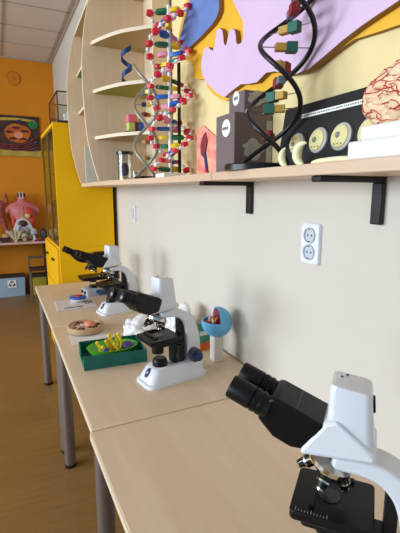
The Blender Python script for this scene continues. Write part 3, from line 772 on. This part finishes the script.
for r in (GR, GR*.90):
    for i in range(NT):
        for k in range(NP):
            if cut(i, k): continue
            vs_ = [gv(i, k, r), gv(i+1, k, r), gv(i+1, k+1, r), gv(i, k+1, r)]
            u_ = []
            for v in vs_:
                if v not in u_: u_.append(v)
            b.bm.faces.new(u_)
im = NT//2-1
for k in range(NP):
    if k < NP//4 or k >= 3*NP//4: b.bm.faces.new((gv(im, k, GR), gv(im, k+1, GR), gv(im, k+1, GR*.9), gv(im, k, GR*.9)))
for i in range(im):
    for k in (NP//4, 3*NP//4):
        f = [gv(i, k, GR), gv(i+1, k, GR), gv(i+1, k, GR*.9), gv(i, k, GR*.9)]
        b.bm.faces.new(f)
b.out('shell', 'globe_blue', gp, smooth=35)
zf = math.cos(PI*im/NT)*GR
b = B().loft([[GC+(ex*math.cos(a)+ey_*math.sin(a))*GR*.88+V(0, 0, z) for a in [2*PI*k/32 for k in range(32)]] for z in (zf-.012, zf-.008)])
b.out('cut_floor', 'crimson', gp)
b = B().prism([(math.cos(PI*k/24)*GR*.88, math.sin(PI*k/24)*GR*.88) for k in range(25)], -.002, .002, 'x')
o = b.out('cut_wall', 'crimson', gp); o.location = GC; o.rotation_euler = (0, 0, GA)
for key, nn in (('dna_yellow', 6), ('red', 6), ('organ_white', 5), ('crimson', 4)):
    for k in range(nn):
        a = random.uniform(-1.3, 1.3); r = random.uniform(.012, .038)
        p = GC+(ex*math.cos(a)+ey_*math.sin(a))*r+V(0, 0, zf-.004+random.uniform(0, .012))
        q = B(); q.ball(p, (.006, .005, .008), u=10, v=8)
        if key != 'crimson': q.cyl(p, p+V(random.uniform(-.006, .006), random.uniform(-.006, .006), .014), .0022, .0016, n=8)
        q.out('organelle', key, gp)
bo = thing('small_book', 'small teal and orange book standing behind the blue sphere stand', 'book', (-.085, 1.560, TOP+.0005), rad(8))
B().bb(-.052, .052, -.008, .008, .038, .125).out('teal_cover', 'teal', bo)
B().bb(-.052, .052, -.008, .008, 0, .0375).out('orange_cover', 'orange', bo)
B().bb(-.030, .010, -.0086, -.0081, .07, .09).out('cover_print', 'label_white', bo)

# ------------------------------------------------------------------ yellow cabinet with the glass display front
cb = thing('yellow_cabinet', 'tall yellow cabinet with glass doors above drawers, beyond the desks', 'cabinet', (0, 0, 0))
Y0, Y1 = 3.285, 4.14
B().bb(-.462, -.034, Y0, Y1, .0, 1.030).out('lower_body', 'yellow', cb, bevel=.002)
B().bb(-.457, -.034, Y0, Y0+.02, 1.0305, 1.925).out('upper_side', 'yellow', cb)
B().bb(-.440, -.034, Y1-.02, Y1, 1.0305, 1.925).out('upper_side', 'yellow', cb)
B().bb(-.458, -.034, Y0, Y1, 1.9255, 1.948).out('top', 'yellow', cb, bevel=.002)
B().bb(-.046, -.034, Y0+.02, Y1-.02, 1.0305, 1.925).out('back', 'cab_in', cb)
for z in (1.32, 1.60):
    B().bb(-.40, -.05, Y0+.021, Y1-.021, z, z+.008).out('glass_shelf', 'jar_glass', cb)
for k in range(2):
    ya, yb = Y0+.021+k*(Y1-Y0-.021)/2, Y0+.018+(k+1)*(Y1-Y0-.021)/2
    f = B()
    f.bb(-.456, -.441, ya, ya+.012, 1.034, 1.920).bb(-.456, -.441, yb-.012, yb, 1.034, 1.920).bb(-.456, -.441, ya+.012, yb-.012, 1.034, 1.046).bb(-.456, -.441, ya+.012, yb-.012, 1.908, 1.920)
    fo = f.out('door_frame', 'door_rim', cb)
    B().bb(-.450, -.446, ya+.012, yb-.012, 1.046, 1.908).out('door_glass', 'glass', fo)
    for z0, z1, nm in ((.70, 1.02, 'drawer'), (.05, .69, 'lower_door')):
        d = B().bb(-.480, -.463, ya, yb, z0, z1).out(nm, 'yellow_dark', cb, bevel=.003)
        hy = (ya+yb)/2
        if nm == 'drawer': B().bb(-.497, -.481, hy-.05, hy+.05, .905, .917).out('handle', 'bracket', d)
        else: B().bb(-.497, -.481, ya+.06, ya+.075, .46, .60).out('handle', 'white', d)
# things behind the glass
for k, (yy, z, sc) in enumerate(((3.55, 1.608, 1), (3.85, 1.608, .8), (4.02, 1.608, 1.1), (3.6, 1.3285, 1), (3.98, 1.3285, .9))):
    fl = B().lathe([(.045*sc, 0), (.05*sc, .01), (.02*sc, .09*sc), (.016*sc, .14*sc), (.02*sc, .145*sc), (.014*sc, .14*sc), (.001, .06*sc)], n=20)
    tag(fl.out('glass_flask', 'organ_white' if k % 2 else 'jar_glass', loc=(-.26, yy, z)),
        ['clear flask on the top glass shelf nearest the door edge', 'white flask in the middle of the top glass shelf', 'clear flask at the far end of the top glass shelf', 'white flask on the lower glass shelf, nearest the camera', 'clear flask on the lower glass shelf, farther back'][k] , 'flask', 'flasks in the yellow cabinet')
for k, (yy, key, lab) in enumerate(((3.50, 'muscle', 'brownish red lump model on the cabinet floor nearest the camera'), (3.77, 'bone', 'bone coloured lump model on the cabinet floor in the middle'), (4.03, 'organ_dark', 'dark lump model on the cabinet floor farther back'))):
    crumple('organ_model', key, (-.25, yy, 1.0312), (.07, .08, .07), 2+k, lab, 'organ model')
# glass tank on top
tk = thing('glass_tank', 'black-edged glass tank with a white shell on top of the yellow cabinet', 'tank', (-.230, 3.545, 1.9485))
B().bb(-.185, .185, -.25, .25, 0, .018).out('tank_base', 'black_frame', tk)
f = B(); e = .007
for sx in (-1, 1):
    for sy in (-1, 1): f.bb(sx*.185, sx*(.185-e), sy*.25, sy*(.25-e), .018, .222)
    f.bb(sx*.185, sx*(.185-e), -.243, .243, .214, .222)
    f.bb(-.178, .178, sx*.25, sx*(.25-e), .214, .222)
f.out('tank_frame', 'black_frame', tk)
p = B()
for sx in (-1, 1):
    p.bb(sx*.182, sx*.179, -.243, .243, .0185, .2135); p.bb(-.178, .178, sx*.247, sx*.244, .0185, .2135)
p.out('tank_glass', 'glass', tk)
crumple('shell', 'white_cover', (-.325, 3.39, 1.967), (.036, .034, .048), 6.2, 'white shell inside the glass tank on the yellow cabinet', 'shell')
tw_ = B().tube(smooth_path([(-.22, 3.50, 1.972), (-.20, 3.55, 2.02), (-.16, 3.56, 2.07), (-.11, 3.6, 2.10)], 6), .008, 8).tube(smooth_path([(-.20, 3.55, 2.02), (-.24, 3.57, 2.06), (-.27, 3.58, 2.09)], 5), .006, 8)
tag(tw_.out('dry_twig', 'specimen', loc=(0, -.09, 0)), 'dark branching twig inside the glass tank on the cabinet', 'twig')

# ------------------------------------------------------------------ back wall: picture, vent, counter
pi_ = thing('cell_picture', 'dark picture with an orange cell nucleus and yellow edge on the orange wall', 'picture', (-.62, BACK, 2.225))
W2, H2 = .39, .275
B().bb(-W2, W2, -.02, 0, -H2, H2).out('panel', 'pic_black', pi_)
B().prism([(-W2, -.275), (W2, -.275), (W2, -.19), (.25, -.205), (.05, -.20), (-.15, -.165), (-W2, -.14)], -.024, -.0201, 'y').out('yellow_border', 'pic_yellow', pi_)
B().prism([(-W2, .18), (-.1, .20), (.12, .215), (W2-.03, .19), (W2-.06, .225), (.1, .245), (-.2, .235), (-W2, .21)], -.024, -.0201, 'y').out('yellow_arc', 'pic_yellow', pi_)
def ovl(cx, cz, rx, rz_, n=36, s=0): return [(cx+rx*math.cos(2*PI*k/n)*(1+.05*math.sin(3*2*PI*k/n+s)), cz+rz_*math.sin(2*PI*k/n)*(1+.05*math.sin(4*2*PI*k/n+s))) for k in range(n)]
B().prism(ovl(0.095, .035, .170, .128), -.034, -.0201, 'y').out('nucleus', 'pic_orange', pi_)
B().prism(ovl(0.105, .01, .06, .045), -.042, -.0341, 'y').out('nucleolus', 'salmon', pi_)
for k in range(5):
    a = .5+k*1.2; B().prism(ovl(.095+.11*math.cos(a), .03+.08*math.sin(a), .055, .016, 16, k), -.038, -.0341, 'y').out('chromatin_strand', 'organ_dark', pi_)
B().prism(ovl(.30, .16, .065, .055, 24, 1), -.037, -.0201, 'y').out('green_body', 'pic_green', pi_)
for k in range(7): B().tube(smooth_path([(-.36, -.026, -.05-.018*k), (-.1, -.028, -.12-.012*k), (.15, -.028, -.11-.014*k), (.34, -.026, -.02-.02*k)], 6), .005, 6).out('reticulum_strand', ('muscle', 'organ_dark')[k % 2], pi_)
for (a, c) in ((-.33, .08), (.13, .20), (.33, -.09), (-.30, .14)): B().ball((a, -.026, c), (.028, .008, .024), u=12, v=8).out('blue_body', 'navy', pi_)
vn = thing('round_vent', 'round orange painted vent cover high on the orange wall', 'vent', (-.535, BACK, 2.99))
Ry = Matrix.Rotation(PI/2, 3, 'X')
B().lathe([(.095, 0), (.095, .012), (.082, .020), (.078, .014), (.03, .014), (.026, .020), (.001, .021)], (0, 0, 0), 36, Ry).out('cover', 'vent_orange', vn)
B().lathe([(.010, .0211), (.008, .026), (.001, .027)], (0, 0, 0), 16, Ry).out('knob', 'vent_orange', vn)
ct = thing('wall_counter', 'narrow pinkish wooden counter along the orange wall, under the anatomy models', 'counter', (-1.1, 6.35, 0))
B().bb(-1.5, .86, -.23, .245, .745, .775).out('counter_top', 'shelf_pink', ct, bevel=.002)
for xx in (-1.3, -.35, .82): B().bb(xx-.012, xx+.012, -.15, .24, 0, .7445).out('support', 'organ_dark', ct)
CZ = .7755
# torso
to = thing('torso_model', 'pink human torso model with open belly showing organs, on the back counter', 'torso model', (-.545, 6.43, CZ), rad(-6)); to.scale = (1, 1, .92)
def ering(z, rx, ry, cx=0, cy=0, n=28): return [(cx+rx*math.cos(2*PI*k/n), cy+ry*math.sin(2*PI*k/n), z) for k in range(n)]
B().loft([ering(0, .13, .09), ering(.03, .145, .095), ering(.14, .135, .09), ering(.25, .140, .095), ering(.38, .165, .105), ering(.47, .185, .10), ering(.53, .185, .085), ering(.565, .14, .07), ering(.59, .075, .058), ering(.61, .058, .055), ering(.66, .056, .056)]).out('body', 'skin_pink', to, smooth=80)
for s in (-1, 1): B().loft([[(s*(.13+.085*t), .0+.055*(1-.15*t)*math.cos(2*PI*k/18), .505-.06*t+.06*(1-.1*t)*math.sin(2*PI*k/18)) for k in range(18)] for t in (0, .3, .6, .85, 1)]).out('upper_arm', 'skin_pink', to, smooth=80)
B().loft([ering(.6605, .056, .056), ering(.68, .055, .055), ering(.70, .052, .05), ering(.72, .04, .04)]).out('neck_section', 'neck_dark', to)
q = B()
for s in (-1, 1): q.cyl((s*.02, -.052, .63), (s*.02, -.046, .735), .008, n=10)
q.out('neck_vessels', 'organ_white', to)
B().ball((.080, -.080, .42), (.068, .04, .085)).out('lung', 'lung_red', to)
for s in (-1, 1): B().ball((s*.115, -.060, .29), (.035, .035, .09)).out('flank_muscle', 'lung_red', to)
B().ball((.066, -.118, .375), (.036, .025, .035)).out('heart', 'organ_yellow', to)
B().bb(-.006, .006, -.112, -.098, .32, .52).out('sternum', 'bone', to)
B().prism([(-.105, .02), (.105, .02), (.130, .18), (.085, .30), (0, .36), (-.085, .30), (-.130, .18)], -.112, -.085, 'y').out('belly_opening', 'organ_white', to, bevel=.012)
q = B()
for k in range(6):
    pts = [(.085*math.cos(a)*(1-.1*k), -.12-.004*k, .15+.10*math.sin(a)*(1-.12*k)) for a in [k*.7+1.0+i*.35 for i in range(12)]]
    q.tube(smooth_path(pts, 3), .014, 8)
q.out('intestine', 'grey_paint', to)
B().ball((.0, -.120, .26), (.060, .025, .050)).out('dark_organ', 'organ_dark', to)
B().ball((.01, -.14, .07), (.04, .02, .03)).out('dark_organ', 'organ_dark', to)
B().ball((.0, -.145, .145), (.03, .02, .024)).out('pink_organ', 'skin_pink', to)
# flexing muscle figure, a skinned body
def skin(name, pts, edges, radii, m, parent=None, loc=(0, 0, 0), sub=1):
    me = bpy.data.meshes.new(name); me.from_pydata(pts, edges, []); o = bpy.data.objects.new(name, me); COL.objects.link(o)
    me.materials.append(MT[m]); o.location = loc
    if parent: o.parent = parent
    o.modifiers.new('skin', 'SKIN')
    for i, r in enumerate(radii): me.skin_vertices[0].data[i].radius = (r, r)
    me.skin_vertices[0].data[0].use_root = True
    s_ = o.modifiers.new('sub', 'SUBSURF'); s_.levels = sub; s_.render_levels = sub
    o.modifiers['skin'].use_smooth_shade = True
    return o
mf = thing('muscle_figure', 'red muscle figure with raised bent arm at the left end of the counter', 'muscle figure', (-.86, 6.45, CZ))
B().bb(-.10, .10, -.09, .09, 0, .03).out('plinth', 'organ_dark', mf)
skin('body', [(0, 0, .34), (0, 0, .42), (0, 0, .50), (0, -.005, .555), (0, -.01, .60), (0, -.012, .655), (.075, 0, .525), (.13, -.01, .54), (.115, -.02, .625), (.10, -.03, .665), (-.08, 0, .525), (-.14, 0, .43), (-.16, -.04, .35), (.05, 0, .31), (.075, -.03, .19), (.125, .0, .055), (.135, -.05, .045), (-.05, 0, .31), (-.055, .0, .18), (-.055, .01, .045), (-.055, -.04, .04)],
     [(0, 1), (1, 2), (2, 3), (3, 4), (4, 5), (2, 6), (6, 7), (7, 8), (8, 9), (2, 10), (10, 11), (11, 12), (0, 13), (13, 14), (14, 15), (15, 16), (0, 17), (17, 18), (18, 19), (19, 20)],
     [.062, .056, .07, .026, .042, .034, .034, .025, .02, .024, .034, .025, .018, .045, .034, .02, .016, .045, .034, .02, .016], 'muscle', mf)
B().tube([(.075, -.03, .19), (.10, -.02, .12), (.125, .0, .07)], [.02, .026, .016], 12).out('shin_muscle', 'organ_white', mf)
# small anatomy models along the counter
def small(name, label, cat, loc): return thing(name, label, cat, loc, 0, 'small anatomy models on the back counter')
s1 = small('pelvis_model', 'pale bone pelvis model between the muscle figure and the torso', 'pelvis model', (-.665, 6.17, CZ))
for s in (-1, 1): B().loft([[(s*(.02+.05*t)+.03*math.cos(2*PI*k/16)*(.5+t*.8), .022*math.sin(2*PI*k/16), .03+.12*t+.01*math.cos(2*PI*k/16)) for k in range(16)] for t in (0, .35, .7, 1)]).out('hip_bone', 'bone', s1, smooth=80)
B().loft([ering(0, .03, .025), ering(.03, .018, .018), ering(.15, .02, .02)]).out('sacrum', 'bone', s1)
s2 = small('dark_block_model', 'dark block model with tan top at the left end of the counter', 'block model', (-.79, 6.18, CZ))
B().bb(-.06, .06, -.04, .04, 0, .065).out('block', 'organ_dark', s2, bevel=.006)
B().ball((0, 0, .085), (.045, .03, .035)).out('tan_top', 'clay', s2)
s3 = small('knee_joint_model', 'white and dark joint model right of the torso on the counter', 'joint model', (-.425, 6.19, CZ))
B().loft([ering(0, .035, .03), ering(.04, .022, .02), ering(.11, .03, .028, .01), ering(.17, .02, .02, .0)]).out('bone_shaft', 'organ_white', s3, smooth=80)
B().ball((-.01, -.01, .12), (.04, .03, .04)).out('joint_head', 'grey_paint', s3)
B().ball((.02, -.028, .075), (.02, .014, .03)).out('ligament', 'organ_dark', s3)
s4 = small('round_section_model', 'dark oval section model standing beside the yellow cabinet', 'section model', (-.305, 6.22, CZ))
B().loft([[(.045*s*math.cos(2*PI*k/24), y_, .088+.085*s*math.sin(2*PI*k/24)) for k in range(24)] for s, y_ in ((.85, -.03), (1, -.02), (1, .02), (.85, .03))]).out('shell', 'organ_dark', s4, smooth=60)
B().loft([[(.026*s*math.cos(2*PI*k/24), y_, .09+.055*s*math.sin(2*PI*k/24)) for k in range(24)] for s, y_ in ((1, -.0305), (.8, -.036))]).out('core', 'knob_grey', s4)
s5 = small('skull_model', 'small cream skull model in front of the torso', 'skull model', (-.555, 6.17, CZ))
B().ball((0, .01, .075), (.042, .05, .045)).ball((0, -.025, .038), (.028, .028, .036)).out('cranium', 'bone', s5)
q = B()
for s in (-1, 1): q.ball((s*.016, -.042, .062), (.011, .012, .012), u=10, v=8)
q.out('eye_socket', 'organ_dark', s5)
s6 = small('heart_slab_model', 'flat red model lying at the right end of the counter', 'heart model', (-.375, 6.15, CZ))
B().ball((0, 0, .012), (.07, .03, .012)).out('slab', 'crimson', s6)
s7 = small('ear_model', 'tan upright fold model left of the pale pelvis', 'ear model', (-.735, 6.29, CZ))
B().tube(smooth_path([(0, 0, .01), (-.03, 0, .06), (-.02, 0, .12), (.03, 0, .13), (.045, 0, .09), (.015, 0, .06), (.01, 0, .02)], 5), .013, 10).out('fold', 'clay', s7)

# bins and stool below the counter
bn = thing('recycling_bin', 'pale blue recycling box with black arrows symbol under the counter', 'bin', (-.76, 6.36, 0))
B().loft([rrect(-.17, .165, .11, .01, 0), rrect(-.18, .175, .12, .01, .27)]).out('box', 'bin_blue', bn)
B().loft([rrect(-.185, .18, .125, .01, .2705), rrect(-.185, .18, .125, .01, .29)]).out('rim', 'bin_dark', bn)
sgn = B().bb(-.055, .055, -.127, -.1195, .13, .235).out('sign_plate', 'white', bn)
for k in range(3):
    a = rad(90+120*k); c = V(0, -.1285, .182); q = B()
    def pp(r, an): return (c.x+r*math.cos(an), c.z+r*math.sin(an))
    q.prism([pp(.022, a-.75), pp(.040, a-.75), pp(.042, a-.2), pp(.042, a+.2), pp(.050, a+.2), pp(.032, a+.75), pp(.014, a+.2), pp(.022, a+.2), pp(.022, a-.2)], -.1295, -.1272, 'y')
    q.out('recycling_arrow', 'board_black', sgn)
b2 = thing('yellow_crate', 'dull yellow crate under the counter beside the recycling box', 'crate', (-.420, 6.34, 0))
B().loft([rrect(-.10, .115, .11, .01, 0), rrect(-.105, .12, .115, .01, .25)]).out('box', 'bin_yellow', b2)
B().loft([rrect(-.11, .125, .12, .01, .2505), rrect(-.11, .125, .12, .01, .28)]).out('rim', 'bin_dark', b2)
stl = thing('metal_stool', 'low metal framed stool with dark seat in front of the yellow crate', 'stool', (-.415, 5.88, 0))
B().bb(-.125, .125, -.12, .12, .425, .45).out('seat', 'organ_dark', stl, bevel=.005)
for sx in (-1, 1):
    for sy in (-1, 1): B().cyl((sx*.12, sy*.115, 0), (sx*.115, sy*.11, .4245), .0125, n=14).out('leg', 'stool_metal', stl)
B().tube(smooth_path([(-.12, .115, .451), (-.12, .12, .55), (-.12, .12, .60)], 4), .011, 10).tube(smooth_path([(.12, .115, .451), (.12, .12, .55), (.12, .12, .60)], 4), .011, 10).bb(-.12, .12, .114, .126, .56, .59).out('low_back', 'stool_metal', stl)

# ------------------------------------------------------------------ light
W = bpy.data.worlds.new('world'); SC.world = W; W.use_nodes = True
bg = W.node_tree.nodes['Background']; bg.inputs[0].default_value = (.45, .70, 1.0, 1); bg.inputs[1].default_value = .65
def area(name, loc, target, sx, sy, power, col):
    l = bpy.data.lights.new(name, 'AREA'); l.shape = 'RECTANGLE'; l.size = sx; l.size_y = sy; l.energy = power; l.color = col
    o = bpy.data.objects.new(name, l); COL.objects.link(o); o.location = loc
    o.rotation_euler = (Vector(target)-Vector(loc)).to_track_quat('-Z', 'Y').to_euler(); return o
area('window_light', (-5.6, 3.2, 1.9), (0, 1.6, 1.2), 2.0, 1.7, 185, (.78, .89, 1.0))
area('window_light', (-5.6, .6, 1.9), (0, .8, 1.2), 2.0, 1.7, 165, (.78, .89, 1.0))

# ------------------------------------------------------------------ camera
cam = bpy.data.cameras.new('camera'); co = bpy.data.objects.new('camera', cam); COL.objects.link(co)
F_PX = 414.0
dx, dy = 204.0, 74.5
th = math.atan(dy/F_PX); yaw = math.atan(dx/math.hypot(F_PX, dy))
fwd = V(math.sin(yaw)*math.cos(th), math.cos(yaw)*math.cos(th), -math.sin(th))
right = V(math.cos(yaw), -math.sin(yaw), 0); up = right.cross(fwd)
co.matrix_world = Matrix(((right.x, up.x, -fwd.x, -.8625), (right.y, up.y, -fwd.y, 0), (right.z, up.z, -fwd.z, 1.449), (0, 0, 0, 1)))
cam.sensor_fit = 'VERTICAL'; cam.sensor_height = 36; cam.lens = 36*F_PX/533; cam.clip_start = .02
SC.camera = co
SC.view_settings.view_transform = 'Standard'; SC.view_settings.look = 'None'; SC.view_settings.exposure = 0.0; SC.view_settings.gamma = 1
SC.view_settings.use_curve_mapping = False
